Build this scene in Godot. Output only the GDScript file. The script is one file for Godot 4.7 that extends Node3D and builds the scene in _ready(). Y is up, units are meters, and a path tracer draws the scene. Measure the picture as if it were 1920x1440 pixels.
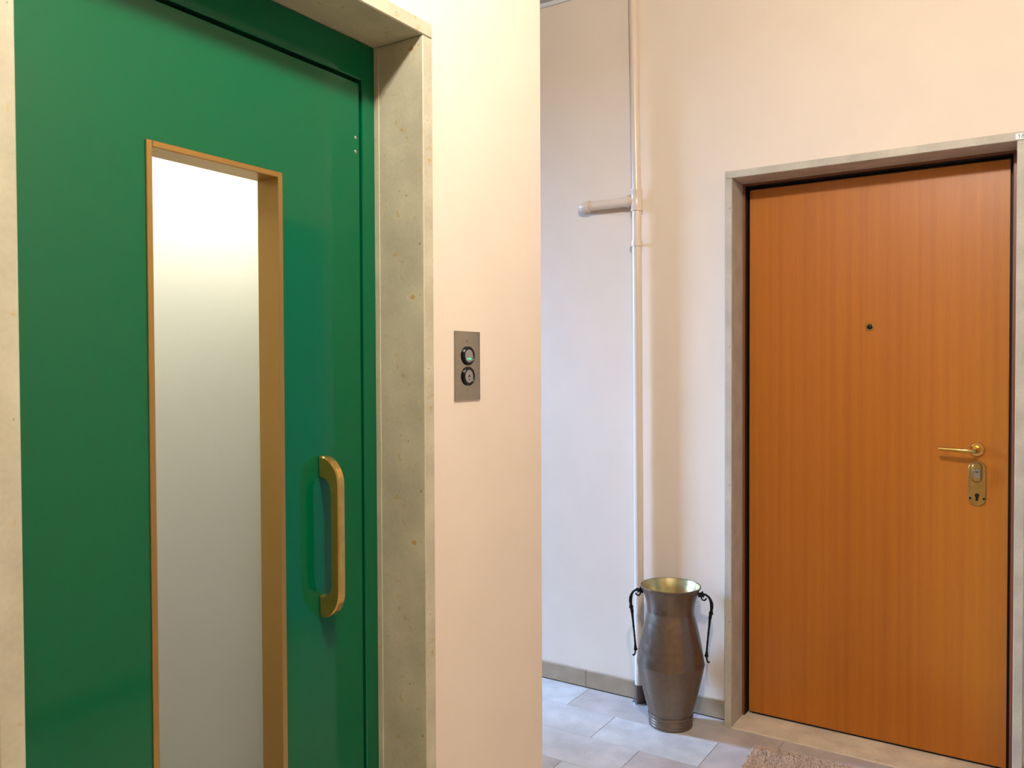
extends Node3D
# A lift landing: green lift door in a stone surround on the near wall, an apartment door on the far wall.
# x runs along the far wall, y is up, -z runs along the lift wall. Units are metres.

const CAM_H := 1.3859
const YAW := 33.0449
const PITCH := -1.1439
const ROLL := -0.2305
const FOCAL := 1534.95          # focal length in pixels of the 1920 x 1440 frame

const LIFT_STONE_X := -1.100    # front of the stone lining round the lift
const LIFT_WALL_X := -1.112     # plaster of the lift wall
const LIFT_DOOR_X := -1.236     # front of the lift door
const CORNER_Z := -1.850        # free end of the lift wall
const FAR_Z := -3.132           # plaster of the far wall
const CEIL := 2.988
const RIGHT_X := 0.76
const NEAR_Z := 2.8
const STEP_Z := -1.35           # unseen widening of the landing starts here, shaped to cut bounced light
const WIDE_X := 2.6
const END_X := -4.2

var M := {}
var taken := {}

func _ready():
	set_view()
	set_light()
	make_materials()
	build_shell()
	build_floor()
	build_skirting()
	build_lift_surround()
	build_lift_door()
	build_lift_cabin()
	build_flat_surround()
	build_flat_door()
	build_added_door()
	build_pipe()
	build_vase()
	build_call_panel()
	build_mat()
	build_number_plate()

# ---------------------------------------------------------------- camera and light
func set_view():
	var y := deg_to_rad(YAW)
	var p := deg_to_rad(PITCH)
	var r := deg_to_rad(ROLL)
	var f := Vector3(-sin(y) * cos(p), sin(p), -cos(y) * cos(p))
	var rt := Vector3(cos(y), 0, -sin(y))
	var up := rt.cross(f)
	var rt2 := rt * cos(r) + up * sin(r)
	var up2 := up * cos(r) - rt * sin(r)
	var cam := Camera3D.new()
	cam.name = "camera"
	cam.transform = Transform3D(Basis(rt2, up2, -f), Vector3(0, CAM_H, 0))
	cam.fov = rad_to_deg(2.0 * atan(720.0 / FOCAL))
	cam.near = 0.02
	add_child(cam)
	cam.current = true

func set_light():
	var e := Environment.new()
	e.background_mode = Environment.BG_SKY
	var sk := Sky.new()
	var sm := ProceduralSkyMaterial.new()
	sm.sky_top_color = Color(0.45, 0.62, 0.92)
	sm.sky_horizon_color = Color(0.78, 0.86, 0.96)
	sm.ground_horizon_color = Color(0.6, 0.6, 0.6)
	sm.ground_bottom_color = Color(0.35, 0.34, 0.33)
	sm.sky_energy_multiplier = 1.0
	sk.sky_material = sm
	e.sky = sk
	e.tonemap_mode = Environment.TONE_MAPPER_LINEAR
	e.tonemap_exposure = 1.22
	e.sdfgi_enabled = true
	e.ssao_enabled = true
	e.ssil_enabled = true
	var we := WorldEnvironment.new()
	we.name = "world_environment"
	we.environment = e
	add_child(we)
	# bright patch of sky beyond the stairwell window at the far end of the side passage
	var day := AreaLight3D.new()
	day.name = "window_daylight"
	day.area_size = Vector2(0.9, 2.0)
	day.light_color = Color(0.57, 0.75, 1.0)
	day.light_energy = 155.0
	day.area_range = 20.0
	day.shadow_enabled = true
	add_child(day)
	day.look_at_from_position(Vector3(END_X - 4.0, 3.4, -1.30), Vector3(-1.4, 0.8, -3.0))
	# the round lamp under the ceiling of the landing
	ceiling_lamp(Vector3(-0.23, CEIL, -0.74))

func ceiling_lamp(at: Vector3):
	var t := thing("ceiling_lamp", "round white ceiling lamp on the landing in front of the green lift door", "lamp", at)
	var base := StandardMaterial3D.new()
	base.albedo_color = Color(0.86, 0.86, 0.84)
	base.roughness = 0.4
	var st := tool()
	lathe(st, [Vector2(0.0, 0.0), Vector2(0.125, 0.0), Vector2(0.125, -0.018), Vector2(0.118, -0.022), Vector2(0.0, -0.022)], 40)
	part(st, "base_plate", base, t)
	var glow := StandardMaterial3D.new()
	glow.albedo_color = Color(0.95, 0.94, 0.9)
	glow.emission_enabled = true
	glow.emission = Color(1.0, 0.95, 0.86)
	glow.emission_energy_multiplier = 2.0
	st = tool()
	var prof := []
	for k in 15:
		var a := PI * 0.5 * k / 14.0
		prof.append(Vector2(0.115 * cos(a), -0.022 - 0.085 * sin(a)))
	lathe(st, prof, 40)
	part(st, "globe", glow, t)
	var l := OmniLight3D.new()
	l.name = "lamp_light"
	l.light_color = Color(1.0, 0.968, 0.92)
	l.light_energy = 3.0
	l.light_size = 0.08
	l.omni_range = 12.0
	l.omni_attenuation = 2.0
	l.shadow_enabled = true
	l.position = Vector3(0, -0.083, 0)
	t.add_child(l)

# ---------------------------------------------------------------- helpers: naming
func numbered(called: String) -> String:
	if not taken.has(called):
		taken[called] = 0
		return called
	taken[called] += 1
	return "%s_%03d" % [called, taken[called]]

func thing(called: String, label: String, category: String, at := Vector3.ZERO, group := "") -> Node3D:
	var o := Node3D.new()
	o.name = numbered(called)
	add_child(o)
	o.position = at
	o.set_meta("label", label)
	o.set_meta("category", category)
	if group != "":
		o.set_meta("group", group)
	return o

func structure(called: String, label: String, category: String, at := Vector3.ZERO) -> Node3D:
	var o := thing(called, label, category, at)
	o.set_meta("kind", "structure")
	return o

func part(st: SurfaceTool, called: String, m: Material, parent: Node3D, label := "") -> MeshInstance3D:
	var o := MeshInstance3D.new()
	o.mesh = st.commit()
	o.material_override = m
	o.name = called
	parent.add_child(o, true)
	if label != "":
		o.set_meta("label", label)
	return o

func solid(st: SurfaceTool, called: String, m: Material, label: String, category: String, kind := "") -> MeshInstance3D:
	var o := MeshInstance3D.new()
	o.mesh = st.commit()
	o.material_override = m
	o.name = numbered(called)
	add_child(o)
	o.set_meta("label", label)
	o.set_meta("category", category)
	if kind != "":
		o.set_meta("kind", kind)
	return o

# ---------------------------------------------------------------- helpers: shapes
func tool() -> SurfaceTool:
	var st := SurfaceTool.new()
	st.begin(Mesh.PRIMITIVE_TRIANGLES)
	return st

func put(st: SurfaceTool, p: Vector3, n: Vector3):
	st.set_normal(n)
	st.add_vertex(p)

func tri(st: SurfaceTool, a: Vector3, b: Vector3, c: Vector3, na: Vector3, nb: Vector3, nc: Vector3):
	if (b - a).cross(c - a).dot(na + nb + nc) > 0.0:
		put(st, a, na); put(st, c, nc); put(st, b, nb)
	else:
		put(st, a, na); put(st, b, nb); put(st, c, nc)

func quad(st: SurfaceTool, a: Vector3, b: Vector3, c: Vector3, d: Vector3, n: Vector3):
	tri(st, a, b, c, n, n, n)
	tri(st, a, c, d, n, n, n)

# a box between two corners with its edges chamfered by b
func box(st: SurfaceTool, lo: Vector3, hi: Vector3, b := 0.0):
	var c := (lo + hi) * 0.5
	var h := (hi - lo).abs() * 0.5
	b = minf(b, minf(h.x, minf(h.y, h.z)) * 0.9)
	for ax in 3:
		var u := (ax + 1) % 3
		var v := (ax + 2) % 3
		for s in [-1.0, 1.0]:
			var q := []
			for k in [[-1.0, -1.0], [1.0, -1.0], [1.0, 1.0], [-1.0, 1.0]]:
				var p := Vector3.ZERO
				p[ax] = s * h[ax]
				p[u] = k[0] * (h[u] - b)
				p[v] = k[1] * (h[v] - b)
				q.append(c + p)
			var n := Vector3.ZERO
			n[ax] = s
			quad(st, q[0], q[1], q[2], q[3], n)
	if b <= 0.0:
		return
	for ax in 3:
		var u := (ax + 1) % 3
		var v := (ax + 2) % 3
		for su in [-1.0, 1.0]:
			for sv in [-1.0, 1.0]:
				var q := []
				for k in [[-1.0, 0.0], [1.0, 0.0], [1.0, 1.0], [-1.0, 1.0]]:
					var p := Vector3.ZERO
					p[ax] = k[0] * (h[ax] - b)
					p[u] = su * (h[u] - b * k[1])
					p[v] = sv * (h[v] - b * (1.0 - k[1]))
					q.append(c + p)
				var n := Vector3.ZERO
				n[u] = su
				n[v] = sv
				quad(st, q[0], q[1], q[2], q[3], n.normalized())
	for sx in [-1.0, 1.0]:
		for sy in [-1.0, 1.0]:
			for sz in [-1.0, 1.0]:
				var s := Vector3(sx, sy, sz)
				var n := s.normalized()
				tri(st, c + s * (h - Vector3(0, b, b)), c + s * (h - Vector3(b, 0, b)), c + s * (h - Vector3(b, b, 0)), n, n, n)

# turns a profile (radius, height) round the y axis
func lathe(st: SurfaceTool, prof: Array, segs: int, crease := 35.0, at := Vector3.ZERO, turn := Basis.IDENTITY):
	var ns := []
	for i in prof.size() - 1:
		var d: Vector2 = prof[i + 1] - prof[i]
		ns.append(Vector2(d.y, -d.x).normalized())
	for i in prof.size() - 1:
		var n0: Vector2 = ns[i]
		var n1: Vector2 = ns[i]
		if i > 0 and absf(rad_to_deg(ns[i].angle_to(ns[i - 1]))) < crease:
			n0 = (ns[i] + ns[i - 1]).normalized()
		if i < ns.size() - 1 and absf(rad_to_deg(ns[i].angle_to(ns[i + 1]))) < crease:
			n1 = (ns[i] + ns[i + 1]).normalized()
		for k in segs:
			var a0 := TAU * k / segs
			var a1 := TAU * (k + 1) / segs
			var d0 := Vector3(cos(a0), 0, sin(a0))
			var d1 := Vector3(cos(a1), 0, sin(a1))
			var p: Vector2 = prof[i]
			var q: Vector2 = prof[i + 1]
			var up := Vector3.UP
			var A := at + turn * (d0 * p.x + up * p.y)
			var B := at + turn * (d1 * p.x + up * p.y)
			var C := at + turn * (d1 * q.x + up * q.y)
			var D := at + turn * (d0 * q.x + up * q.y)
			var NA := turn * (d0 * n0.x + up * n0.y)
			var NB := turn * (d1 * n0.x + up * n0.y)
			var NC := turn * (d1 * n1.x + up * n1.y)
			var ND := turn * (d0 * n1.x + up * n1.y)
			if p.x > 1e-6:
				tri(st, A, B, C, NA, NB, NC)
			if q.x > 1e-6:
				tri(st, A, C, D, NA, NC, ND)

# a round bar along a path; radii may differ from point to point
func tube(st: SurfaceTool, pts: Array, radii: Array, segs := 12, squash := 1.0):
	var n := pts.size()
	var tang := []
	for i in n:
		tang.append((pts[mini(i + 1, n - 1)] - pts[maxi(i - 1, 0)]).normalized())
	var t0: Vector3 = tang[0]
	var u := t0.cross(Vector3.UP)
	if u.length() < 0.1:
		u = t0.cross(Vector3.RIGHT)
	u = u.normalized()
	var rings := []
	for i in n:
		var t: Vector3 = tang[i]
		u = (u - t * u.dot(t)).normalized()
		var v := t.cross(u)
		var ring := []
		for k in segs:
			var a := TAU * k / segs
			ring.append([pts[i] + (u * cos(a) + v * sin(a) * squash) * radii[i], (u * cos(a) + v * sin(a)).normalized()])
		rings.append(ring)
	for i in n - 1:
		for k in segs:
			var l := (k + 1) % segs
			var A: Array = rings[i][k]
			var B: Array = rings[i][l]
			var C: Array = rings[i + 1][l]
			var D: Array = rings[i + 1][k]
			tri(st, A[0], B[0], C[0], A[1], B[1], C[1])
			tri(st, A[0], C[0], D[0], A[1], C[1], D[1])
	for e in [0, n - 1]:
		var nn: Vector3 = -tang[0] if e == 0 else tang[n - 1]
		for k in segs:
			tri(st, pts[e], rings[e][k][0], rings[e][(k + 1) % segs][0], nn, nn, nn)

# a flat outline in x, y pushed from z = 0 to z = depth, with chamfered rims
func slab(st: SurfaceTool, poly: Array, depth: float, ch := 0.0, at := Vector3.ZERO, turn := Basis.IDENTITY, soft := false):
	var n := poly.size()
	var area := 0.0
	for i in n:
		area += poly[i].cross(poly[(i + 1) % n])
	var sgn := 1.0 if area > 0.0 else -1.0
	var en := []
	for i in n:
		var d: Vector2 = (poly[(i + 1) % n] - poly[i]).normalized()
		en.append(Vector2(d.y, -d.x) * sgn)
	var inner := PackedVector2Array()
	for i in n:
		var a: Vector2 = en[(i + n - 1) % n]
		var b: Vector2 = en[i]
		var m := (a + b).normalized()
		inner.append(poly[i] - m * ch / maxf(0.3, m.dot(b)))
	var tris := Geometry2D.triangulate_polygon(inner)
	for k in range(0, tris.size(), 3):
		for s in [0, 1]:
			var z := depth if s == 1 else 0.0
			var nn := turn * Vector3(0, 0, 1.0 if s == 1 else -1.0)
			tri(st, at + turn * v3(inner[tris[k]], z), at + turn * v3(inner[tris[k + 1]], z), at + turn * v3(inner[tris[k + 2]], z), nn, nn, nn)
	for i in n:
		var j := (i + 1) % n
		var n0: Vector2 = en[i]
		var n1: Vector2 = en[i]
		if en[i].dot(en[(i + n - 1) % n]) > 0.8:
			n0 = (en[i] + en[(i + n - 1) % n]).normalized()
		if en[i].dot(en[j]) > 0.8:
			n1 = (en[i] + en[j]).normalized()
		var N0 := turn * v3(n0, 0)
		var N1 := turn * v3(n1, 0)
		var A := at + turn * v3(poly[i], ch)
		var B := at + turn * v3(poly[j], ch)
		var C := at + turn * v3(poly[j], depth - ch)
		var D := at + turn * v3(poly[i], depth - ch)
		tri(st, A, B, C, N0, N1, N1)
		tri(st, A, C, D, N0, N1, N0)
		if ch > 0.0:
			for s in [0, 1]:
				var z0 := depth - ch if s == 1 else ch
				var z1 := depth if s == 1 else 0.0
				var zn := Vector3(0, 0, 1.0 if s == 1 else -1.0)
				var c0 := turn * (v3(n0, 0) + zn).normalized()
				var c1 := turn * (v3(n1, 0) + zn).normalized()
				var P := at + turn * v3(poly[i], z0)
				var Q := at + turn * v3(poly[j], z0)
				var S := at + turn * v3(inner[j], z1)
				var T := at + turn * v3(inner[i], z1)
				var zc := turn * zn
				tri(st, P, Q, S, N0 if soft else c0, N1 if soft else c1, zc if soft else c1)
				tri(st, P, S, T, N0 if soft else c0, zc if soft else c1, zc if soft else c0)

func v3(p: Vector2, z: float) -> Vector3:
	return Vector3(p.x, p.y, z)

func stadium(w: float, h: float, k := 12) -> Array:
	var r := w * 0.5
	var out := []
	for i in k + 1:
		var a := PI * i / k
		out.append(Vector2(cos(a) * r, h * 0.5 - r + sin(a) * r))
	for i in k + 1:
		var a := PI + PI * i / k
		out.append(Vector2(cos(a) * r, -h * 0.5 + r + sin(a) * r))
	return out

# ---------------------------------------------------------------- materials
func noise(seed_: int, freq: float, oct := 4) -> FastNoiseLite:
	var n := FastNoiseLite.new()
	n.seed = seed_
	n.noise_type = FastNoiseLite.TYPE_SIMPLEX_SMOOTH
	n.frequency = freq
	n.fractal_octaves = oct
	return n

func plain(c: Color, rough := 0.6, metal := 0.0, spec := 0.5) -> StandardMaterial3D:
	var m := StandardMaterial3D.new()
	m.albedo_color = c
	m.roughness = rough
	m.metallic = metal
	m.metallic_specular = spec
	return m

func triplanar(m: StandardMaterial3D, per_metre: Vector3, world := true):
	m.uv1_triplanar = true
	m.uv1_world_triplanar = world
	m.uv1_scale = per_metre
	m.uv1_triplanar_sharpness = 8.0

func seamless(seed_: int, freq: float, oct: int, size := 512) -> Image:
	var im := noise(seed_, freq, oct).get_seamless_image(size, size, false, false, 0.15, true)
	return im

func tex(im: Image) -> ImageTexture:
	im.generate_mipmaps()
	return ImageTexture.create_from_image(im)

func make_materials():
	# peach wall paint with a fine roller texture
	var bump := seamless(11, 0.06, 3, 512)
	var bump_tex := tex(bump)
	var paint := plain(Color(0.93, 0.866, 0.792), 0.62, 0.0, 0.4)
	var blot_a := seamless(21, 0.008, 3, 256)
	var blot := Image.create(256, 256, false, Image.FORMAT_RGB8)
	for y in 256:
		for x in 256:
			var v := 0.986 + 0.014 * blot_a.get_pixel(x, y).r
			blot.set_pixel(x, y, Color(v, v * 0.998, v * 0.994))
	paint.albedo_texture = tex(blot)
	paint.heightmap_enabled = true
	paint.heightmap_texture = bump_tex
	paint.heightmap_scale = 0.008
	triplanar(paint, Vector3(2.2, 2.2, 2.2))
	M.paint = paint
	M.ceiling = plain(Color(0.78, 0.775, 0.765), 0.8, 0.0, 0.3)
	M.white = plain(Color(0.9, 0.9, 0.9), 0.5)

	# grey-beige limestone with clouds, specks and ochre rust stains
	M.stone = stone_material(Color(0.81, 0.775, 0.665), 31, 0.8)
	M.stone_flat = stone_material(Color(0.80, 0.765, 0.69), 37, 0.05)
	M.threshold = stone_material(Color(0.96, 0.89, 0.78), 41, 0.25)
	M.skirting = stone_material(Color(0.70, 0.62, 0.51), 43, 0.1)

	# marble floor tiles: four tones of one stone
	M.tiles = []
	for k in 4:
		var m := stone_material([Color(0.86, 0.83, 0.80), Color(0.83, 0.79, 0.77), Color(0.87, 0.85, 0.82), Color(0.82, 0.77, 0.73)][k], 51 + k, 0.0)
		m.roughness = 0.34
		M.tiles.append(m)
	M.grout = plain(Color(0.36, 0.34, 0.32), 0.9)

	# green enamel
	var green := plain(Color(0.0, 0.358, 0.218), 0.085, 0.0, 0.42)
	green.heightmap_enabled = true
	green.heightmap_texture = bump_tex
	green.heightmap_scale = 0.0006
	triplanar(green, Vector3(3, 3, 3))
	M.green = green
	M.gap = plain(Color(0.012, 0.014, 0.013), 0.8)
	M.rubber = plain(Color(0.02, 0.02, 0.022), 0.6)

	M.bronze = plain(Color(0.72, 0.57, 0.33), 0.32, 0.9)
	M.brass = brushed(Color(0.86, 0.72, 0.44), 0.17, 61)
	M.brass_pull = brushed(Color(0.80, 0.64, 0.35), 0.14, 67)
	M.brass_pull.metallic = 0.78
	M.brass_dull = brushed(Color(0.72, 0.60, 0.34), 0.34, 63)
	M.chrome = plain(Color(0.72, 0.73, 0.75), 0.18, 1.0)
	M.steel = brushed(Color(0.66, 0.645, 0.61), 0.13, 65)
	M.iron = plain(Color(0.05, 0.043, 0.04), 0.5, 0.4)
	M.black = plain(Color(0.02, 0.02, 0.02), 0.3)

	# frosted glass
	var fg := StandardMaterial3D.new()
	fg.albedo_color = Color(0.93, 0.95, 0.92, 0.06)
	fg.roughness = 0.5
	fg.refraction_enabled = true
	fg.refraction_scale = 0.05
	M.frosted = fg
	var cg := StandardMaterial3D.new()
	cg.albedo_color = Color(0.9, 0.95, 1.0, 0.08)
	cg.transparency = BaseMaterial3D.TRANSPARENCY_ALPHA
	cg.roughness = 0.03
	M.clear = cg

	# cherry veneer with fine upright grain
	M.wood = wood_material()
	M.wood_frame = plain(Color(0.50, 0.28, 0.14), 0.4)

	# pipe enamel and bare brown foot
	M.pipe = plain(Color(0.90, 0.82, 0.73), 0.28, 0.0, 0.55)
	M.pipe_foot = plain(Color(0.36, 0.27, 0.21), 0.4)

	# dull bronze of the vase, warmer inside
	var va := brushed(Color(0.51, 0.435, 0.36), 0.36, 71)
	va.metallic = 0.85
	M.vase = va
	var vi := brushed(Color(0.74, 0.68, 0.48), 0.32, 73)
	vi.metallic = 0.85
	M.vase_inside = vi

	var coir := plain(Color(1, 1, 1), 0.9, 0.0, 0.2)
	coir.vertex_color_use_as_albedo = true
	M.coir = coir
	M.coir_back = plain(Color(0.30, 0.19, 0.10), 0.95)
	M.added_door = plain(Color(0.56, 0.68, 0.80), 0.4)
	M.print = plain(Color(0.10, 0.10, 0.16), 0.6)
	M.card = plain(Color(0.93, 0.93, 0.94), 0.45)

func stone_material(c: Color, seed_: int, rust: float) -> StandardMaterial3D:
	var s := 512
	var cloud := seamless(seed_, 0.007, 4, s)
	var grain := seamless(seed_ + 100, 0.09, 3, s)
	var speck := seamless(seed_ + 200, 0.05, 2, s)
	var patch := seamless(seed_ + 300, 0.022, 3, s)
	var im := Image.create(s, s, false, Image.FORMAT_RGB8)
	for y in s:
		for x in s:
			var v := 0.86 + 0.13 * cloud.get_pixel(x, y).r + 0.05 * (grain.get_pixel(x, y).r - 0.5)
			var col := Color(v * c.r, v * c.g, v * c.b)
			var sp := speck.get_pixel(x, y).r
			if sp > 0.92:
				col = col.darkened(minf(0.4, (sp - 0.92) * 6.0))
			var r := patch.get_pixel(x, y).r
			if rust > 0.0 and r > 0.76:
				var k := clampf((r - 0.76) * 6.0, 0.0, 1.0) * rust * clampf(grain.get_pixel(x, y).r * 1.6, 0.0, 1.0)
				col = col.lerp(Color(0.70, 0.52, 0.22), k)
			im.set_pixel(x, y, col)
	var m := StandardMaterial3D.new()
	m.albedo_texture = tex(im)
	m.roughness = 0.5
	m.metallic_specular = 0.42
	triplanar(m, Vector3(1.9, 1.9, 1.9))
	m.uv1_offset = Vector3(0.13 * seed_, 0.31 * seed_, 0.17 * seed_)
	return m

func brushed(c: Color, rough: float, seed_: int) -> StandardMaterial3D:
	var s := 256
	var a := seamless(seed_, 0.03, 4, s)
	var im := Image.create(s, s, false, Image.FORMAT_RGB8)
	var ro := Image.create(s, s, false, Image.FORMAT_RGB8)
	for y in s:
		for x in s:
			var v := a.get_pixel(x, y).r
			var k := 0.94 + 0.09 * v
			im.set_pixel(x, y, Color(minf(1.0, c.r * k), minf(1.0, c.g * k), minf(1.0, c.b * k)))
			var g := clampf(rough * (0.8 + 0.4 * v), 0.0, 1.0)
			ro.set_pixel(x, y, Color(g, g, g))
	var m := StandardMaterial3D.new()
	m.albedo_texture = tex(im)
	m.roughness = 1.0
	m.roughness_texture = tex(ro)
	m.metallic = 1.0
	triplanar(m, Vector3(4, 4, 4), false)
	return m

func wood_material() -> StandardMaterial3D:
	var w := 1024
	var h := 512
	var im := Image.create(w, h, false, Image.FORMAT_RGB8)
	var fine := noise(81, 0.16, 3)
	var band := noise(82, 0.012, 3)
	var pore := noise(83, 0.42, 2)
	for y in h:
		for x in w:
			var f := fine.get_noise_2d(x, y * 0.05)
			var b := band.get_noise_2d(x, y * 0.10)
			var p := pore.get_noise_2d(x, y * 0.09)
			var v := 1.0 + 0.028 * f + 0.05 * b
			if p > 0.30:
				v -= (p - 0.30) * 0.22
			im.set_pixel(x, y, Color(clampf(0.715 * v, 0, 1), clampf(0.415 * v * (1.0 + 0.03 * b), 0, 1), clampf(0.085 * v, 0, 1)))
	var m := StandardMaterial3D.new()
	m.albedo_texture = tex(im)
	m.roughness = 0.38
	m.metallic_specular = 0.5
	triplanar(m, Vector3(1.9, 0.40, 1.9), false)
	return m

# ---------------------------------------------------------------- the shell
func build_shell():
	var st := tool()
	# lift wall with its opening (the shaft lies behind it)
	var xb := -1.33
	var x0 := LIFT_WALL_X
	box(st, Vector3(xb, 0, CORNER_Z), Vector3(x0, CEIL, -1.3845), 0.0)
	box(st, Vector3(xb, 2.1165, -1.3845), Vector3(x0, CEIL, -0.504), 0.0)
	box(st, Vector3(xb, 0, -0.504), Vector3(x0, CEIL, NEAR_Z), 0.0)
	solid(st, "wall_left", M.paint, "peach plastered wall that holds the green lift door", "wall", "structure")
	st = tool()
	box(st, Vector3(END_X, 0, CORNER_Z), Vector3(xb, CEIL, CORNER_Z + 0.18), 0.0)
	solid(st, "wall_passage", M.paint, "peach wall of the side passage round the corner of the lift shaft", "wall", "structure")
	# far wall with the opening of the flat door
	st = tool()
	var zb := FAR_Z - 0.24
	box(st, Vector3(END_X, 0, zb), Vector3(-1.023, CEIL, FAR_Z), 0.0)
	box(st, Vector3(-1.023, 2.125, zb), Vector3(-0.0525, CEIL, FAR_Z), 0.0)
	box(st, Vector3(-0.0525, 0, zb), Vector3(RIGHT_X, CEIL, FAR_Z), 0.0)
	box(st, Vector3(-1.03, 0, zb - 0.06), Vector3(-0.04, 2.13, zb), 0.0)
	solid(st, "wall_back", M.paint, "peach plastered far wall with the wooden flat door and the pipe", "wall", "structure")
	st = tool()
	box(st, Vector3(RIGHT_X, 0, zb), Vector3(RIGHT_X + 0.2, CEIL, STEP_Z), 0.004)
	box(st, Vector3(RIGHT_X + 0.2, 0, STEP_Z - 0.2), Vector3(WIDE_X, CEIL, STEP_Z), 0.0)
	box(st, Vector3(WIDE_X, 0, STEP_Z - 0.2), Vector3(WIDE_X + 0.2, CEIL, NEAR_Z), 0.0)
	solid(st, "wall_right", M.paint, "peach wall facing the lift door", "wall", "structure")
	st = tool()
	box(st, Vector3(xb, 0, NEAR_Z), Vector3(WIDE_X + 0.2, CEIL, NEAR_Z + 0.2), 0.0)
	solid(st, "wall_front", M.paint, "peach wall closing the landing opposite the flat door", "wall", "structure")
	# end wall of the passage with its window opening
	st = tool()
	var wz0 := -2.66
	var wz1 := -1.98
	var wy0 := 0.55
	var wy1 := 2.62
	box(st, Vector3(END_X - 0.24, 0, zb), Vector3(END_X, CEIL, wz0), 0.0)
	box(st, Vector3(END_X - 0.24, 0, wz1), Vector3(END_X, CEIL, CORNER_Z + 0.18), 0.0)
	box(st, Vector3(END_X - 0.24, 0, wz0), Vector3(END_X, wy0, wz1), 0.0)
	box(st, Vector3(END_X - 0.24, wy1, wz0), Vector3(END_X, CEIL, wz1), 0.0)
	solid(st, "wall_end", M.paint, "peach end wall of the side passage with the stairwell window", "wall", "structure")
	var win := structure("window_1", "tall narrow white framed window at the end of the side passage", "window", Vector3(END_X - 0.14, 0, 0))
	for a in [[wz0, wz0 + 0.04, wy0, wy1, "frame_stile"], [wz1 - 0.04, wz1, wy0, wy1, "frame_stile"], [wz0 + 0.04, wz1 - 0.04, wy0, wy0 + 0.04, "frame_rail"], [wz0 + 0.04, wz1 - 0.04, wy1 - 0.04, wy1, "frame_rail"]]:
		st = tool()
		box(st, Vector3(-0.025, a[2], a[0]), Vector3(0.025, a[3], a[1]), 0.004)
		part(st, a[4], M.white, win)
	st = tool()
	box(st, Vector3(-0.003, wy0 + 0.035, wz0 + 0.035), Vector3(0.003, wy1 - 0.035, wz1 - 0.035), 0.0)
	part(st, "pane", M.clear, win)
	# ceiling
	st = tool()
	box(st, Vector3(END_X - 0.24, CEIL, zb), Vector3(WIDE_X + 0.2, CEIL + 0.2, NEAR_Z + 0.2), 0.0)
	solid(st, "ceiling", M.ceiling, "plain pale ceiling over the landing", "ceiling", "structure")
	# pale strip where far wall and ceiling meet
	st = tool()
	box(st, Vector3(END_X, CEIL - 0.019, FAR_Z), Vector3(RIGHT_X, CEIL, FAR_Z + 0.012), 0.003)
	solid(st, "trim_3", M.white, "thin white strip between the far wall and the ceiling", "trim", "structure")

func build_floor():
	var fl := structure("floor", "floor of pale marble tiles laid in staggered rows", "floor")
	var st := tool()
	box(st, Vector3(END_X - 0.24, -0.12, FAR_Z - 0.24), Vector3(WIDE_X + 0.2, -0.0022, NEAR_Z + 0.2), 0.0)
	part(st, "grout_bed", M.grout, fl)
	var rng := RandomNumberGenerator.new()
	rng.seed = 5
	var rows := [-3.1205]
	var z := -2.919
	while z < NEAR_Z:
		rows.append(z)
		z += 0.2145
	rows.append(NEAR_Z)
	var L := 0.419
	var meshes := {}
	for r in rows.size() - 1:
		var z0: float = rows[r]
		var z1: float = rows[r + 1]
		var off := -1.636 if r % 2 == 0 else -1.416
		var left := END_X if z0 < CORNER_Z - 0.1 else LIFT_WALL_X
		var k := int(floor((left - off) / L))
		var right := RIGHT_X if z1 < STEP_Z + 0.02 else WIDE_X
		while off + k * L < right:
			var a := maxf(off + k * L, left)
			var b := minf(off + (k + 1) * L, right)
			k += 1
			if b - a < 0.02:
				continue
			# the row by the door stops at the threshold stone
			var key := "%.3f %.3f" % [b - a, z1 - z0]
			if not meshes.has(key):
				var s := tool()
				var hx := (b - a) * 0.5 - 0.0008
				var hz := (z1 - z0) * 0.5 - 0.0008
				box(s, Vector3(-hx, -0.018, -hz), Vector3(hx, 0, hz), 0.0008)
				meshes[key] = s.commit()
			var o := MeshInstance3D.new()
			o.mesh = meshes[key]
			o.name = "tile"
			o.material_override = M.tiles[rng.randi_range(0, 3)]
			o.position = Vector3((a + b) * 0.5, 0, (z0 + z1) * 0.5)
			fl.add_child(o, true)

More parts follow.
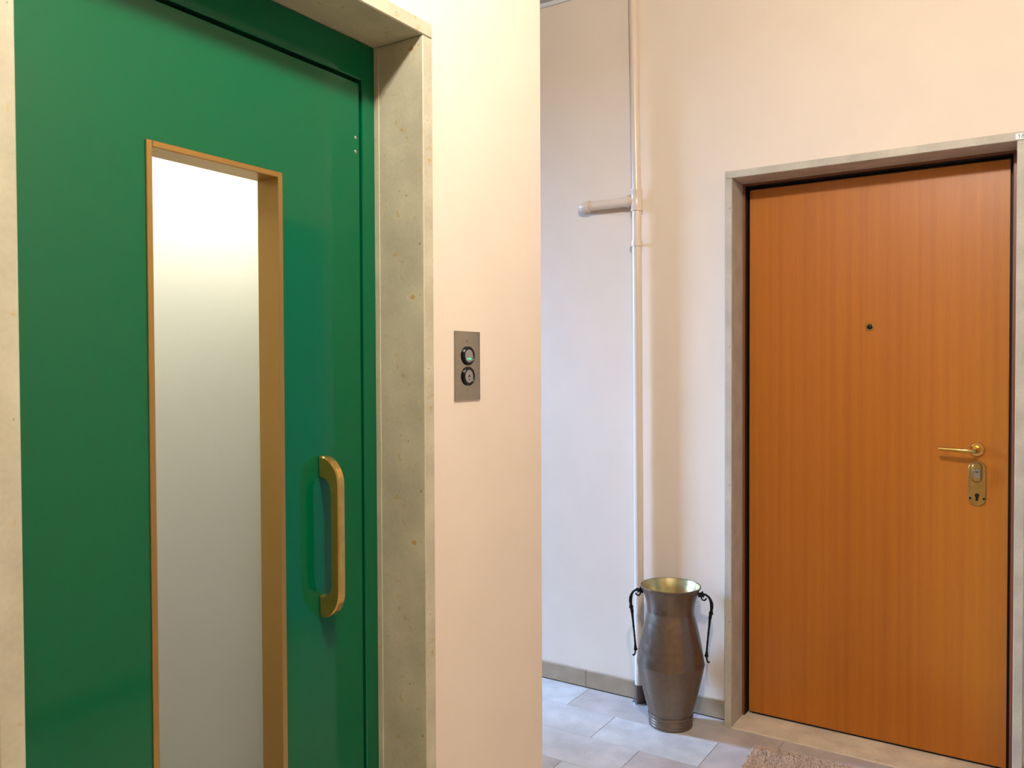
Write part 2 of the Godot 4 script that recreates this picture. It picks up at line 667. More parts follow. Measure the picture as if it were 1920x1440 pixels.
func build_skirting():
	var b := structure("baseboard_back", "low brown-grey stone skirting along the far wall", "baseboard")
	for s in [[END_X, -3.26], [-3.26, -2.45], [-2.45, -1.655], [-1.655, -1.0244], [-0.051, RIGHT_X]]:
		var st := tool()
		box(st, Vector3(s[0] + 0.0006, 0.0015, FAR_Z), Vector3(s[1] - 0.0006, 0.0735, FAR_Z + 0.0115), 0.0018)
		part(st, "skirting_slab", M.skirting, b)
	b = structure("baseboard_left", "low brown-grey stone skirting along the lift wall", "baseboard")
	for s in [[CORNER_Z, -1.3853], [-0.503, 0.4], [0.4, 1.3], [1.3, NEAR_Z]]:
		var st := tool()
		box(st, Vector3(LIFT_WALL_X, 0.0015, s[0] + 0.0006), Vector3(LIFT_WALL_X + 0.0105, 0.0735, s[1] - 0.0006), 0.0018)
		part(st, "skirting_slab", M.skirting, b)
	b = structure("baseboard_passage", "low brown-grey stone skirting behind the lift shaft", "baseboard")
	for s in [[END_X, -3.2], [-3.2, -2.15], [-2.15, LIFT_WALL_X]]:
		var st := tool()
		box(st, Vector3(s[0] + 0.0006, 0.0015, CORNER_Z - 0.0115), Vector3(s[1] - 0.0006, 0.0735, CORNER_Z), 0.0018)
		part(st, "skirting_slab", M.skirting, b)
	b = structure("baseboard_right", "low brown-grey stone skirting on the wall facing the lift", "baseboard")
	for k in 2:
		var z0 := lerpf(-2.234, STEP_Z, k / 2.0)
		var z1 := lerpf(-2.234, STEP_Z, (k + 1) / 2.0)
		var st := tool()
		box(st, Vector3(RIGHT_X - 0.0115, 0.0015, z0 + 0.0006), Vector3(RIGHT_X, 0.0735, z1 - 0.0006), 0.0018)
		part(st, "skirting_slab", M.skirting, b)

# ---------------------------------------------------------------- lift
func build_lift_surround():
	var t := structure("trim_1", "grey-beige stone surround of the lift door with ochre stains", "trim")
	var xa := -1.262
	var st := tool()
	box(st, Vector3(xa, 0, -1.3853), Vector3(LIFT_STONE_X, 2.0865, -1.3526), 0.0022)
	part(st, "jamb", M.stone, t)
	st = tool()
	box(st, Vector3(xa, 0, -0.536), Vector3(LIFT_STONE_X, 2.0865, -0.503), 0.0022)
	part(st, "jamb", M.stone, t)
	st = tool()
	box(st, Vector3(xa, 2.087, -1.3853), Vector3(LIFT_STONE_X, 2.1186, -0.503), 0.0022)
	part(st, "lintel", M.stone, t)
	# mortar fillet between stone and steel frame
	st = tool()
	box(st, Vector3(LIFT_DOOR_X - 0.01, 0, -1.3532), Vector3(LIFT_DOOR_X + 0.013, 2.0865, -1.3508), 0.001)
	part(st, "mortar_fillet", M.stone, t)
	st = tool()
	box(st, Vector3(LIFT_DOOR_X - 0.12, -0.002, -1.3526), Vector3(LIFT_STONE_X, 0.004, -0.536), 0.002)
	part(st, "sill", M.threshold, t)

func build_lift_door():
	var d := structure("door_1", "green painted lift door with narrow frosted window and brass bow handle", "door")
	var X := LIFT_DOOR_X
	var zl := -0.576    # leaf, near edge
	var zr := -1.3035   # leaf, far edge
	var ft := 2.0055    # underside of the frame head
	# steel frame
	for a in [[-1.3522, -1.3128, 0.004, 2.0865], [-0.5667, -0.5364, 0.004, 2.0865]]:
		var st := tool()
		box(st, Vector3(X - 0.05, a[2], a[0]), Vector3(X, a[3], a[1]), 0.0022)
		part(st, "frame_post", M.green, d)
	var st := tool()
	box(st, Vector3(X - 0.05, ft, -1.3128), Vector3(X, 2.0865, -0.5667), 0.0022)
	part(st, "frame_head", M.green, d)
	# dark rebate behind the gap round the leaf
	st = tool()
	box(st, Vector3(X - 0.05, 0.004, -1.325), Vector3(X - 0.032, 2.02, zr + 0.03), 0.0)
	box(st, Vector3(X - 0.05, 0.004, zl - 0.03), Vector3(X - 0.032, 2.02, -0.555), 0.0)
	box(st, Vector3(X - 0.05, ft - 0.05, zr + 0.03), Vector3(X - 0.032, 2.02, zl - 0.03), 0.0)
	part(st, "rebate", M.gap, d)
	# leaf round the window opening
	var wl := -0.802
	var wr := -1.088
	var wt := 1.763
	var wb := 0.42
	var lt := ft - 0.0095
	st = tool()
	leaf_with_hole(st, X, X - 0.03, zl, zr, 0.012, lt, wl - 0.002, wr + 0.002, wb + 0.002, wt - 0.002, 0.0016)
	part(st, "leaf", M.green, d)
	# bronze lining of the window
	var fw := 0.0112
	var xo := X + 0.0035
	var xi := X - 0.057
	for a in [[wl - fw, wl, wb, wt, "window_stile"], [wr, wr + fw, wb, wt, "window_stile"], [wr + fw, wl - fw, wt - fw, wt, "window_rail"], [wr + fw, wl - fw, wb, wb + fw, "window_rail"]]:
		st = tool()
		box(st, Vector3(xi, a[2], a[0]), Vector3(xo, a[3], a[1]), 0.0012)
		part(st, a[4], M.bronze, d)
	# bead that holds the pane
	st = tool()
	box(st, Vector3(xi - 0.002, wb, wr - 0.01), Vector3(xi, wt, wl + 0.01), 0.0)
	var pane_tool := tool()
	box(pane_tool, Vector3(xi - 0.006, wb, wr), Vector3(xi - 0.0005, wt, wl), 0.0)
	part(pane_tool, "pane", M.frosted, d, "frosted glass pane lit from the cabin behind")
	# brass bow handle
	var prof := [Vector2(0, 0.165)]
	for k in 13:
		var a := PI * 0.5 * k / 12.0
		prof.append(Vector2(0.004 + 0.052 * sin(a), 0.108 + 0.057 * cos(a)))
	for k in 13:
		var a := PI * 0.5 * k / 12.0
		prof.append(Vector2(0.004 + 0.052 * cos(a), -0.108 - 0.057 * sin(a)))
	prof.append(Vector2(0, -0.165))
	prof.append(Vector2(0, -0.1205))
	for k in 9:
		var a := PI * 0.5 * k / 8.0
		prof.append(Vector2(0.006 + 0.026 * sin(a), -0.0925 - 0.028 * cos(a)))
	for k in 9:
		var a := PI * 0.5 * k / 8.0
		prof.append(Vector2(0.006 + 0.026 * cos(a), 0.0925 + 0.028 * sin(a)))
	prof.append(Vector2(0, 0.1205))
	st = tool()
	slab(st, prof, 0.0195, 0.0026, Vector3(X, 1.043, -1.196))
	part(st, "pull_handle", M.brass_pull, d, "polished brass bow handle")
	# two bare screw heads near the edge
	for y in [1.878, 1.848]:
		st = tool()
		lathe(st, [Vector2(0.0042, 0.0), Vector2(0.0036, 0.0012), Vector2(0.0, 0.0018)], 14, 60.0, Vector3(X, y, -1.292), Basis(Vector3(0, 0, 1), -PI * 0.5))
		part(st, "screw", M.chrome, d)

# a plate across x from xa (front) to xb with a rectangular hole
func leaf_with_hole(st: SurfaceTool, xa: float, xb: float, z0: float, z1: float, y0: float, y1: float, hz0: float, hz1: float, hy0: float, hy1: float, ch: float):
	var zs := [z1, hz1, hz0, z0]
	var ys := [y0, hy0, hy1, y1]
	for i in 3:
		for j in 3:
			if i == 1 and j == 1:
				continue
			var za: float = zs[i] + (ch if i == 0 else 0.0)
			var zb: float = zs[i + 1] - (ch if i == 2 else 0.0)
			var ya: float = ys[j] + (ch if j == 0 else 0.0)
			var yb: float = ys[j + 1] - (ch if j == 2 else 0.0)
			quad(st, Vector3(xa, ya, za), Vector3(xa, ya, zb), Vector3(xa, yb, zb), Vector3(xa, yb, za), Vector3.RIGHT)
			quad(st, Vector3(xb, ys[j], zs[i]), Vector3(xb, ys[j], zs[i + 1]), Vector3(xb, ys[j + 1], zs[i + 1]), Vector3(xb, ys[j + 1], zs[i]), Vector3.LEFT)
	# outer edge and chamfer
	var o := [Vector2(z0, y0), Vector2(z0, y1), Vector2(z1, y1), Vector2(z1, y0)]
	var c := [Vector2(z0 - ch, y0 + ch), Vector2(z0 - ch, y1 - ch), Vector2(z1 + ch, y1 - ch), Vector2(z1 + ch, y0 + ch)]
	var n := [Vector3(0, 0, 1), Vector3(0, 1, 0), Vector3(0, 0, -1), Vector3(0, -1, 0)]
	for k in 4:
		var l := (k + 1) % 4
		quad(st, Vector3(xb, o[k].y, o[k].x), Vector3(xb, o[l].y, o[l].x), Vector3(xa - ch, o[l].y, o[l].x), Vector3(xa - ch, o[k].y, o[k].x), n[k])
		quad(st, Vector3(xa - ch, o[k].y, o[k].x), Vector3(xa - ch, o[l].y, o[l].x), Vector3(xa, c[l].y, c[l].x), Vector3(xa, c[k].y, c[k].x), (n[k] + Vector3.RIGHT).normalized())
	# inner edge
	var h := [Vector2(hz0, hy0), Vector2(hz0, hy1), Vector2(hz1, hy1), Vector2(hz1, hy0)]
	for k in 4:
		var l := (k + 1) % 4
		quad(st, Vector3(xb, h[k].y, h[k].x), Vector3(xb, h[l].y, h[l].x), Vector3(xa, h[l].y, h[l].x), Vector3(xa, h[k].y, h[k].x), -n[k])

func build_lift_cabin():
	var c := thing("lift_cabin", "lit lift cabin behind the frosted window of the green door", "lift cabin", Vector3(-1.34, 0, 0))
	var panel := plain(Color(0.52, 0.50, 0.46), 0.5)
	var x1 := -1.25
	for a in [["side_panel", Vector3(x1, 0.01, -1.60), Vector3(0.0, 2.25, -1.56)], ["side_panel", Vector3(x1, 0.01, -0.36), Vector3(0.0, 2.25, -0.32)], ["back_panel", Vector3(x1 - 0.04, 0.01, -1.60), Vector3(x1, 2.25, -0.32)], ["cabin_roof", Vector3(x1 - 0.04, 2.25, -1.60), Vector3(0.0, 2.30, -0.32)]]:
		var st := tool()
		box(st, a[1], a[2], 0.0)
		part(st, a[0], panel, c)
	var st := tool()
	box(st, Vector3(x1 - 0.04, -0.02, -1.60), Vector3(0.0, 0.01, -0.32), 0.0)
	part(st, "cabin_floor", plain(Color(0.24, 0.21, 0.19), 0.6), c)
	var glow := StandardMaterial3D.new()
	glow.albedo_color = Color(0.95, 0.95, 0.93)
	glow.emission_enabled = true
	glow.emission = Color(1.0, 0.97, 0.9)
	glow.emission_energy_multiplier = 3.0
	st = tool()
	box(st, Vector3(-0.80, 2.23, -1.52), Vector3(-0.20, 2.25, -1.32), 0.004)
	part(st, "lamp_panel", glow, c)
	var l := AreaLight3D.new()
	l.name = "cabin_lamp_light"
	l.area_size = Vector2(0.60, 0.20)
	l.light_color = Color(1.0, 0.985, 0.94)
	l.light_energy = 5.0
	l.area_range = 8.0
	l.shadow_enabled = true
	l.position = Vector3(-0.50, 2.225, -1.42)
	l.rotation_degrees = Vector3(-90, 0, 0)
	c.add_child(l)

# ---------------------------------------------------------------- flat door
func build_flat_surround():
	var t := structure("trim_2", "pale grey stone surround of the wooden flat door", "trim")
	var zf := -3.0646
	var zb := -3.262
	var st := tool()
	box(st, Vector3(-1.0244, 0, zb), Vector3(-0.9971, 2.0995, zf), 0.0018)
	part(st, "jamb", M.stone_flat, t)
	st = tool()
	box(st, Vector3(-0.0783, 0, zb), Vector3(-0.051, 2.0995, zf), 0.0018)
	part(st, "jamb", M.stone_flat, t)
	st = tool()
	box(st, Vector3(-1.0244, 2.10, zb), Vector3(-0.051, 2.1273, zf), 0.0018)
	part(st, "lintel", M.stone_flat, t)
	st = tool()
	box(st, Vector3(-0.9971, -0.002, zb), Vector3(-0.0783, 0.004, zf), 0.0015)
	part(st, "threshold", M.threshold, t, "cream stone threshold with brown specks")

func build_flat_door():
	var d := structure("door_2", "smooth reddish wooden flat door with brass lever and spyhole", "door")
	var z := -3.2306
	var xl := -0.9795
	var xr := -0.0997
	# wooden frame set behind the stone
	var zf := -3.1975
	for a in [[-0.997, -0.9885, 0.0045, 2.0995], [-0.0905, -0.0784, 0.0045, 2.0995]]:
		var st := tool()
		box(st, Vector3(a[0], a[2], z - 0.05), Vector3(a[1], a[3], zf), 0.001)
		part(st, "frame_post", M.wood_frame, d)
	var st := tool()
	box(st, Vector3(-0.9885, 2.0925, z - 0.05), Vector3(-0.0905, 2.0995, zf), 0.001)
	part(st, "frame_head", M.wood_frame, d)
	# black seal round the leaf
	st = tool()
	box(st, Vector3(-0.9885, 0.0045, z - 0.05), Vector3(xl + 0.01, 2.0925, z - 0.02), 0.0)
	box(st, Vector3(xr - 0.01, 0.0045, z - 0.05), Vector3(-0.0905, 2.0925, z - 0.02), 0.0)
	box(st, Vector3(xl + 0.01, 2.07, z - 0.05), Vector3(xr - 0.01, 2.0925, z - 0.02), 0.0)
	box(st, Vector3(xl + 0.01, 0.0045, z - 0.05), Vector3(xr - 0.01, 0.02, z - 0.006), 0.0)
	box(st, Vector3(-0.9885, 0.0045, z - 0.02), Vector3(-0.9862, 2.0925, zf - 0.006), 0.0)
	box(st, Vector3(-0.0928, 0.0045, z - 0.02), Vector3(-0.0905, 2.0925, zf - 0.006), 0.0)
	box(st, Vector3(-0.9862, 2.0895, z - 0.02), Vector3(-0.0928, 2.0925, zf - 0.006), 0.0)
	part(st, "seal", M.rubber, d)
	st = tool()
	box(st, Vector3(xl, 0.0125, z - 0.02), Vector3(xr, 2.0807, z), 0.0012)
	part(st, "leaf", M.wood, d)
	var face := Basis(Vector3.RIGHT, PI * 0.5)   # turns a lathe's axis towards the room
	# spyhole
	st = tool()
	lathe(st, [Vector2(0.0148, 0.0), Vector2(0.0148, 0.002), Vector2(0.0128, 0.0036), Vector2(0.0108, 0.0036), Vector2(0.0098, 0.0012), Vector2(0.0, 0.0012)], 32, 30.0, Vector3(-0.5373, 1.5293, z), face)
	var sp := part(st, "spyhole", M.brass_dull, d)
	st = tool()
	lathe(st, [Vector2(0.0094, 0.0), Vector2(0.0085, 0.0022), Vector2(0.006, 0.0038), Vector2(0.003, 0.0045), Vector2(0.0, 0.0047)], 24, 60.0, Vector3(-0.5373, 1.5293, z + 0.001), face)
	part(st, "lens", plain(Color(0.10, 0.10, 0.11), 0.06, 0.3), sp)
	# lever handle
	var c := Vector3(-0.1938, 1.0985, z)
	st = tool()
	lathe(st, [Vector2(0.0242, 0.0), Vector2(0.0242, 0.005), Vector2(0.0222, 0.0078), Vector2(0.0145, 0.009), Vector2(0.0125, 0.0075), Vector2(0.0, 0.0075)], 40, 40.0, c, face)
	var ro := part(st, "rosette", M.brass, d)
	st = tool()
	var pts := []
	var rad := []
	for p in [[0.0, 0.006, 0.0095], [0.0, 0.022, 0.0088], [-0.0005, 0.034, 0.0085], [-0.004, 0.043, 0.0085], [-0.011, 0.0495, 0.0082], [-0.021, 0.0525, 0.0078], [-0.035, 0.053, 0.0074], [-0.055, 0.0525, 0.0070], [-0.075, 0.0515, 0.0068], [-0.095, 0.050, 0.0066], [-0.1085, 0.049, 0.0064], [-0.1118, 0.0487, 0.0054], [-0.1130, 0.0486, 0.0035]]:
		pts.append(c + Vector3(p[0], -0.003 + 0.004 * clampf(-p[0] / 0.11, 0, 1), p[1]))
		rad.append(p[2])
	tube(st, pts, rad, 16)
	part(st, "lever", M.brass, ro)
	# lock plate
	var e := Vector3(-0.1916, 0.980, z)
	st = tool()
	slab(st, stadium(0.0545, 0.1555), 0.0045, 0.0015, e)
	var pl := part(st, "lock_plate", M.brass_dull, d)
	st = tool()
	slab(st, stadium(0.031, 0.068), 0.0105, 0.003, e + Vector3(0.0, 0.0395, 0.0035))
	part(st, "cylinder_collar", M.brass_dull, pl)
	st = tool()
	var cy := []
	for k in 13:
		var a := PI * k / 12.0
		cy.append(Vector2(cos(a) * 0.0112, 0.008 + sin(a) * 0.0112))
	cy.append(Vector2(-0.0112, -0.0135))
	cy.append(Vector2(-0.009, -0.0165))
	cy.append(Vector2(0.009, -0.0165))
	cy.append(Vector2(0.0112, -0.0135))
	slab(st, cy, 0.0065, 0.0014, e + Vector3(0.0, 0.0345, 0.0115))
	part(st, "lock_cylinder", M.chrome, pl, "chrome lock cylinder")
	st = tool()
	box(st, e + Vector3(-0.0052, 0.0405, 0.017), e + Vector3(0.0052, 0.0432, 0.0184), 0.0)
	part(st, "key_slot", M.black, pl)
	st = tool()
	var kh := []
	for k in 15:
		var a := deg_to_rad(-55.0 + 290.0 * k / 14.0)
		kh.append(Vector2(cos(a) * 0.0072, 0.006 + sin(a) * 0.0072))
	kh.append(Vector2(-0.0042, -0.0125))
	kh.append(Vector2(0.0042, -0.0125))
	slab(st, kh, 0.0006, 0.0, e + Vector3(0.0, -0.0465, 0.0043))
	part(st, "keyhole", M.black, pl)
	for sx in [-1.0, 1.0]:
		st = tool()
		lathe(st, [Vector2(0.0042, 0.0), Vector2(0.0036, 0.0009), Vector2(0.0026, 0.0006), Vector2(0.0, 0.0003)], 16, 30.0, e + Vector3(sx * 0.0205, -0.051, 0.0045), face)
		part(st, "screw", M.iron, pl)

# unseen door added on the right wall to tint the lift door's reflection blue
func build_added_door():
	var d := structure("door_3", "unseen pale grey-blue door added to tint the reflection in the lift door", "door")
	var x := RIGHT_X
	for a in [[-3.115, -3.085], [-2.265, -2.235]]:
		var st := tool()
		box(st, Vector3(x - 0.02, 0.0005, a[0]), Vector3(x, 2.13, a[1]), 0.002)
		part(st, "frame_post", M.added_door, d)
	var st := tool()
	box(st, Vector3(x - 0.02, 2.10, -3.085), Vector3(x, 2.13, -2.265), 0.002)
	part(st, "frame_head", M.added_door, d)
	st = tool()
	box(st, Vector3(x - 0.012, 0.075, -3.082), Vector3(x, 2.097, -2.268), 0.002)
	part(st, "leaf", M.added_door, d)
	st = tool()
	box(st, Vector3(x - 0.014, 0.004, -3.082), Vector3(x, 0.0745, -2.268), 0.002)
	part(st, "kick_board", M.skirting, d, "brown-grey kick board of the added door")
	st = tool()
	lathe(st, [Vector2(0.012, 0.0), Vector2(0.012, 0.02), Vector2(0.024, 0.03), Vector2(0.026, 0.042), Vector2(0.018, 0.052), Vector2(0.0, 0.055)], 24, 50.0, Vector3(x - 0.012, 1.02, -2.34), Basis(Vector3(0, 0, 1), PI * 0.5))
	part(st, "knob", M.brass_dull, d)

# ---------------------------------------------------------------- pipe
func build_pipe():
	var z := -3.0995
	var foot := Vector3(-1.3925, 0, z)
	var mid := Vector3(-1.4045, 2.070, z)
	var top := Vector3(-1.4205, CEIL, z)
	var t := thing("heating_pipe", "cream painted riser pipe with a short side branch on the far wall", "pipe", foot)
	var at := func(y: float) -> Vector3:
		if y <= mid.y:
			return foot.lerp(mid, y / mid.y) - foot
		return mid.lerp(top, (y - mid.y) / (top.y - mid.y)) - foot
	var st := tool()
	tube(st, [at.call(0.0765), at.call(2.035)], [0.0195, 0.0195], 28)
	part(st, "riser", M.pipe, t)
	st = tool()
	tube(st, [at.call(2.105), at.call(2.968)], [0.0186, 0.0186], 28)
	part(st, "riser", M.pipe, t)
	st = tool()
	tube(st, [at.call(0.0), at.call(0.0768)], [0.0203, 0.0203], 28)
	part(st, "bare_foot", M.pipe_foot, t, "brown bare metal foot of the pipe")
	st = tool()
	lathe(st, [Vector2(0.0205, 0.007), Vector2(0.029, 0.005), Vector2(0.030, 0.0), Vector2(0.0205, 0.0)], 28)
	part(st, "foot_collar", M.chrome, t)
	# tee with its two rims
	st = tool()
	var m0: Vector3 = at.call(2.068)
	lathe(st, [Vector2(0.0186, -0.0435), Vector2(0.0240, -0.0435), Vector2(0.0246, -0.041), Vector2(0.0240, -0.0365), Vector2(0.0226, -0.034), Vector2(0.0226, 0.034), Vector2(0.0240, 0.0365), Vector2(0.0246, 0.043), Vector2(0.0240, 0.0465), Vector2(0.0186, 0.0465)], 28, 40.0, m0)
	tube(st, [m0, m0 + Vector3(-0.030, 0, 0), m0 + Vector3(-0.0302, 0, 0), m0 + Vector3(-0.040, 0, 0)], [0.0215, 0.0215, 0.0252, 0.0252], 28)
	part(st, "tee", M.pipe, t)
	st = tool()
	tube(st, [m0 + Vector3(-0.036, -0.001, 0), m0 + Vector3(-0.238, -0.001, 0)], [0.0198, 0.0198], 28)
	part(st, "branch", M.pipe, t)
	# elbow that turns into the wall
	st = tool()
	var pts := [m0 + Vector3(-0.215, -0.001, 0), m0 + Vector3(-0.224, -0.001, 0), m0 + Vector3(-0.2242, -0.001, 0)]
	var rad := [0.0246, 0.0246, 0.0218]
	for k in 9:
		var a := PI * 0.5 * k / 8.0
		pts.append(m0 + Vector3(-0.232 - 0.022 * sin(a), -0.001, -0.022 + 0.022 * cos(a)))
		rad.append(0.0218)
	pts.append(m0 + Vector3(-0.254, -0.001, -0.0323))
	rad.append(0.0218)
	tube(st, pts, rad, 28)
	part(st, "elbow", M.pipe, t)
	# wall clip
	st = tool()
	var c0: Vector3 = at.call(1.891)
	lathe(st, [Vector2(0.0194, -0.011), Vector2(0.0228, -0.011), Vector2(0.0228, 0.011), Vector2(0.0194, 0.011)], 28, 20.0, c0)
	box(st, c0 + Vector3(-0.0285, -0.011, -0.006), c0 + Vector3(-0.018, 0.011, 0.006), 0.001)
	box(st, c0 + Vector3(-0.005, -0.005, -0.0323), c0 + Vector3(0.005, 0.005, -0.018), 0.0)
	part(st, "wall_clip", M.pipe, t)

# ---------------------------------------------------------------- vase
func build_vase():
	var t := thing("umbrella_vase", "tall dull bronze vase with two thin wrought iron handles beside the pipe", "vase", Vector3(-1.2075, 0, -2.976))
	t.rotation.y = deg_to_rad(16.0)
	var foot := [Vector2(0.0, 0.002), Vector2(0.080, 0.0), Vector2(0.0835, 0.003), Vector2(0.0838, 0.010), Vector2(0.0822, 0.0125), Vector2(0.0838, 0.015), Vector2(0.0842, 0.021), Vector2(0.0826, 0.0235), Vector2(0.0842, 0.026), Vector2(0.0848, 0.032), Vector2(0.0832, 0.0345), Vector2(0.085, 0.037), Vector2(0.0868, 0.042), Vector2(0.0872, 0.046), Vector2(0.0852, 0.0500)]
	var st := tool()
	lathe(st, foot, 72, 50.0)
	part(st, "foot", M.vase, t)
	var low := [Vector2(0.0838, 0.0498)]
	for k in 13:
		var s := k / 12.0
		low.append(Vector2(lerpf(0.0842, 0.1290, s) + 0.0028 * sin(PI * s), lerpf(0.0515, 0.240, s)))
	low.append(Vector2(0.1298, 0.2435))
	st = tool()
	lathe(st, low, 72, 30.0)
	part(st, "lower_body", M.vase, t)
	var up := [Vector2(0.1294, 0.2435)]
	for k in 13:
		var s := k / 12.0
		up.append(Vector2(lerpf(0.1293, 0.0872, s) + 0.0036 * sin(PI * s), lerpf(0.2445, 0.4465, s)))
	st = tool()
	lathe(st, up, 72, 30.0)
	part(st, "upper_body", M.vase, t)
	var nk := [Vector2(0.0866, 0.4435), Vector2(0.0900, 0.4440)]
	for k in 11:
		var s := k / 10.0
		nk.append(Vector2(0.0900 + 0.0220 * pow(s, 1.7), lerpf(0.447, 0.534, s)))
	nk.append_array([Vector2(0.1150, 0.5362), Vector2(0.1162, 0.5392), Vector2(0.1152, 0.5420), Vector2(0.1128, 0.5428), Vector2(0.1108, 0.5412)])
	st = tool()
	lathe(st, nk, 72, 50.0)
	part(st, "collar", M.vase, t)
	var ins := []
	for k in 11:
		var s := 1.0 - k / 10.0
		ins.append(Vector2(0.0862 + 0.0246 * pow(s, 1.7), lerpf(0.440, 0.5412, s)))
	for k in 13:
		var s := 1.0 - k / 12.0
		ins.append(Vector2(lerpf(0.126, 0.0852, s), lerpf(0.245, 0.438, s)))
	ins.append_array([Vector2(0.08, 0.05), Vector2(0.0, 0.048)])
	var insf := []
	for p in ins:
		insf.append(p)
	st = tool()
	lathe(st, insf, 72, 40.0)
	part(st, "lining", M.vase_inside, t, "brassy lining inside the mouth")
	for sx in [-1.0, 1.0]:
		vase_handle(t, sx)

func vase_handle(t: Node3D, sx: float):
	# the bowed stem
	var st := tool()
	var stem := [[0.110, 0.5130, 0.0034], [0.122, 0.5150, 0.0032], [0.134, 0.5135, 0.0030], [0.1445, 0.5060, 0.0030], [0.1510, 0.4950, 0.0036], [0.1545, 0.4820, 0.0046], [0.1553, 0.4680, 0.0044], [0.1540, 0.4560, 0.0036], [0.1530, 0.4480, 0.0050], [0.1525, 0.4440, 0.0062], [0.1510, 0.4390, 0.0040], [0.1490, 0.4270, 0.0044], [0.1485, 0.4210, 0.0034], [0.1460, 0.3950, 0.0028], [0.1435, 0.3700, 0.0026], [0.1433, 0.3680, 0.0036], [0.1430, 0.3660, 0.0026], [0.1400, 0.3350, 0.0024], [0.1398, 0.3335, 0.0034], [0.1395, 0.3320, 0.0024], [0.1370, 0.3000, 0.0026], [0.1360, 0.2830, 0.0042], [0.1360, 0.2790, 0.0050], [0.1362, 0.2750, 0.0036]]
	var pts := []
	var rad := []
	for p in stem:
		pts.append(Vector3(sx * p[0], p[1], 0))
		rad.append(p[2] * 1.5)
	tube(st, pts, rad, 10)
	var h := part(st, "handle", M.iron, t, "black wrought iron handle")
	# scroll under the top
	st = tool()
	pts = []
	rad = []
	for k in 15:
		var a := deg_to_rad(75.0 - 255.0 * k / 14.0)
		var r := 0.0115 - 0.0045 * k / 14.0
		pts.append(Vector3(sx * (0.1270 + r * cos(a) * -1.0), 0.5010 + r * sin(a), 0))
		rad.append(0.0029 if k < 13 else 0.0038)
	tube(st, pts, rad, 8)
	part(st, "scroll", M.iron, h)
	# leaf-like boss against the collar
	st = tool()
	var star := []
	for k in 10:
		var a := TAU * k / 10.0 + 0.2
		var r := 0.0145 if k % 2 == 0 else 0.0075
		star.append(Vector2(cos(a) * r * 1.2, sin(a) * r))
	slab(st, star, 0.010, 0.002, Vector3(sx * 0.1185, 0.5145, -0.005))
	tube(st, [Vector3(sx * 0.1050, 0.5095, 0), Vector3(sx * 0.1175, 0.5120, 0)], [0.0085, 0.0065], 8)
	part(st, "boss", M.iron, h)
	# hook at the bottom that leans on the belly
	st = tool()
	pts = []
	rad = []
	for p in [[0.1362, 0.2770], [0.1366, 0.2700], [0.1378, 0.2630], [0.1400, 0.2570], [0.1430, 0.2545], [0.1458, 0.2560], [0.1462, 0.2585]]:
		pts.append(Vector3(sx * p[0], p[1], 0))
		rad.append(0.0031)
	tube(st, pts, rad, 8)
	tube(st, [Vector3(sx * 0.1280, 0.2795, 0), Vector3(sx * 0.1405, 0.2795, 0)], [0.0030, 0.0030], 8)
	part(st, "hook", M.iron, h)

# ---------------------------------------------------------------- call panel
func build_call_panel():
	var x := LIFT_WALL_X
	var cz := -1.5193
	var cy := 1.3906
	var t := thing("call_panel", "brushed steel lift call panel with two round buttons on the peach wall", "call panel", Vector3(x, cy, cz))
	var face := Basis(Vector3(0, 0, 1), -PI * 0.5)   # lathe axis towards +x
	var st := tool()
	box(st, Vector3(0, -0.079, -0.0493), Vector3(0.0032, 0.079, 0.0493), 0.0009)
	part(st, "plate", M.steel, t)
	for k in 2:
		var y: float = [0.0228, -0.0240][k]
		st = tool()
		lathe(st, [Vector2(0.0218, 0.0), Vector2(0.0218, 0.003), Vector2(0.0205, 0.0052), Vector2(0.0182, 0.006), Vector2(0.0166, 0.0052), Vector2(0.0158, 0.002), Vector2(0.0158, 0.0)], 44, 50.0, Vector3(0.0032, y, 0), face)
		var ring := part(st, "button_ring", M.black, t)
		st = tool()
		lathe(st, [Vector2(0.0155, 0.0), Vector2(0.0155, 0.0032), Vector2(0.0148, 0.0040), Vector2(0.0, 0.0040)], 40, 30.0, Vector3(0.0032, y, 0), face)
		part(st, "button_cap", M.chrome, ring)
		var turn := Basis(Vector3.UP, PI * 0.5)   # x, y outline onto the wall plane
		if k == 0:
			var led := StandardMaterial3D.new()
			led.albedo_color = Color(0.2, 0.8, 0.6)
			led.emission_enabled = true
			led.emission = Color(0.25, 1.0, 0.72)
			led.emission_energy_multiplier = 0.75
			for s in [-1, 0, 1]:
				st = tool()
				lathe(st, [Vector2(0.0020, 0.0), Vector2(0.0016, 0.0006), Vector2(0.0, 0.0008)], 14, 60.0, Vector3(0.0072, y - 0.0068, s * 0.0052), face)
				part(st, "signal_light", led, ring, "green glowing dot")
		else:
			st = tool()
			slab(st, [Vector2(0, 0.0042), Vector2(0.0052, -0.0022), Vector2(0.0036, -0.0034), Vector2(0, 0.0008), Vector2(-0.0036, -0.0034), Vector2(-0.0052, -0.0022)], 0.0004, 0.0, Vector3(0.0072, y + 0.0005, 0), turn)
			slab(st, [Vector2(-0.0032, -0.0062), Vector2(0.0032, -0.0062), Vector2(0, -0.0095)], 0.0004, 0.0, Vector3(0.0072, y + 0.0005, 0), turn)
			part(st, "arrow_mark", M.black, ring)
	for y in [0.0572, -0.0570]:
		st = tool()
		lathe(st, [Vector2(0.0034, 0.0), Vector2(0.0031, 0.001), Vector2(0.0016, 0.0012), Vector2(0.0014, 0.0004), Vector2(0.0, 0.0004)], 18, 30.0, Vector3(0.0032, y, 0.0015), face)
		part(st, "screw", M.chrome, t)

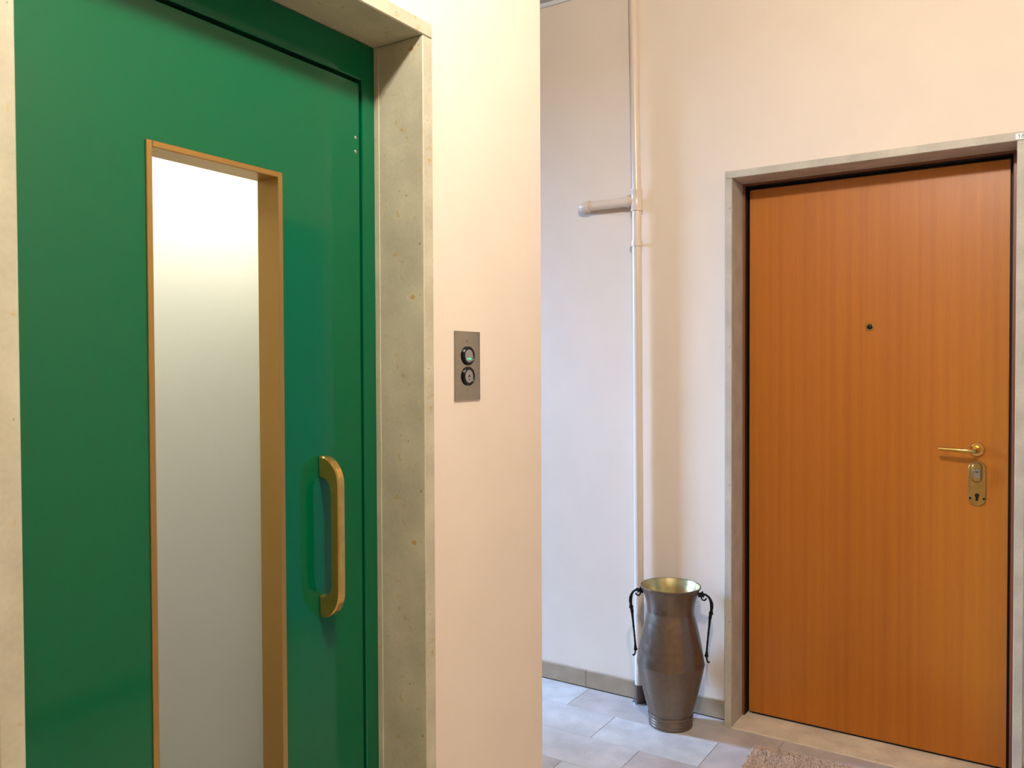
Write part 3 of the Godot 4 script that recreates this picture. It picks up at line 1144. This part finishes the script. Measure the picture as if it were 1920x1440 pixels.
# ---------------------------------------------------------------- door mat
func build_mat():
	var t := thing("doormat", "brown coir doormat lying in front of the wooden flat door", "doormat", Vector3(-0.8765, 0.0, -2.958))
	t.rotation.y = deg_to_rad(3.2)
	var w := 0.66
	var d := 0.40
	var st := tool()
	box(st, Vector3(0, 0.0002, 0), Vector3(w, 0.0055, d), 0.001)
	part(st, "backing", M.coir_back, t)
	# one bent fibre tuft
	st = tool()
	st.set_color(Color.WHITE)
	tube(st, [Vector3(0, 0, 0), Vector3(0.0006, 0.006, 0.0003), Vector3(0.0020, 0.0105, 0.0008)], [0.0011, 0.0010, 0.0005], 4)
	var mm := MultiMesh.new()
	mm.transform_format = MultiMesh.TRANSFORM_3D
	mm.use_colors = true
	mm.mesh = st.commit()
	var n := 26000
	mm.instance_count = n
	var rng := RandomNumberGenerator.new()
	rng.seed = 19
	for i in n:
		var x := rng.randf_range(0.003, w - 0.003)
		var z := rng.randf_range(0.003, d - 0.003)
		var b := Basis(Vector3.UP, rng.randf() * TAU) * Basis(Vector3.RIGHT, rng.randf_range(-0.45, 0.45))
		b = b.scaled(Vector3.ONE * rng.randf_range(0.8, 1.15))
		mm.set_instance_transform(i, Transform3D(b, Vector3(x, 0.004, z)))
		var v := rng.randf_range(0.55, 1.25)
		mm.set_instance_color(i, Color(0.88 * v, 0.62 * v, 0.42 * v))
	var o := MultiMeshInstance3D.new()
	o.multimesh = mm
	o.material_override = M.coir
	o.name = "pile"
	o.set_meta("kind", "stuff")
	t.add_child(o)

# ---------------------------------------------------------------- number plate
func build_number_plate():
	var t := thing("number_plate", "small white plate with the number 18 on the stone lintel", "number plate", Vector3(-0.0680, 2.1122, -3.0646))
	var st := tool()
	box(st, Vector3(-0.0145, -0.0094, 0.0), Vector3(0.0145, 0.0094, 0.0009), 0.0002)
	part(st, "card", M.card, t)
	var tm := TextMesh.new()
	tm.text = "18"
	var f := SystemFont.new()
	f.font_names = PackedStringArray(["Droid Sans"])
	tm.font = f
	tm.font_size = 32
	tm.pixel_size = 0.00052
	tm.depth = 0.0003
	tm.curve_step = 1.0
	var o := MeshInstance3D.new()
	o.mesh = tm
	o.material_override = M.print
	o.name = "number"
	o.position = Vector3(0.0, 0.0, 0.00105)
	t.add_child(o)
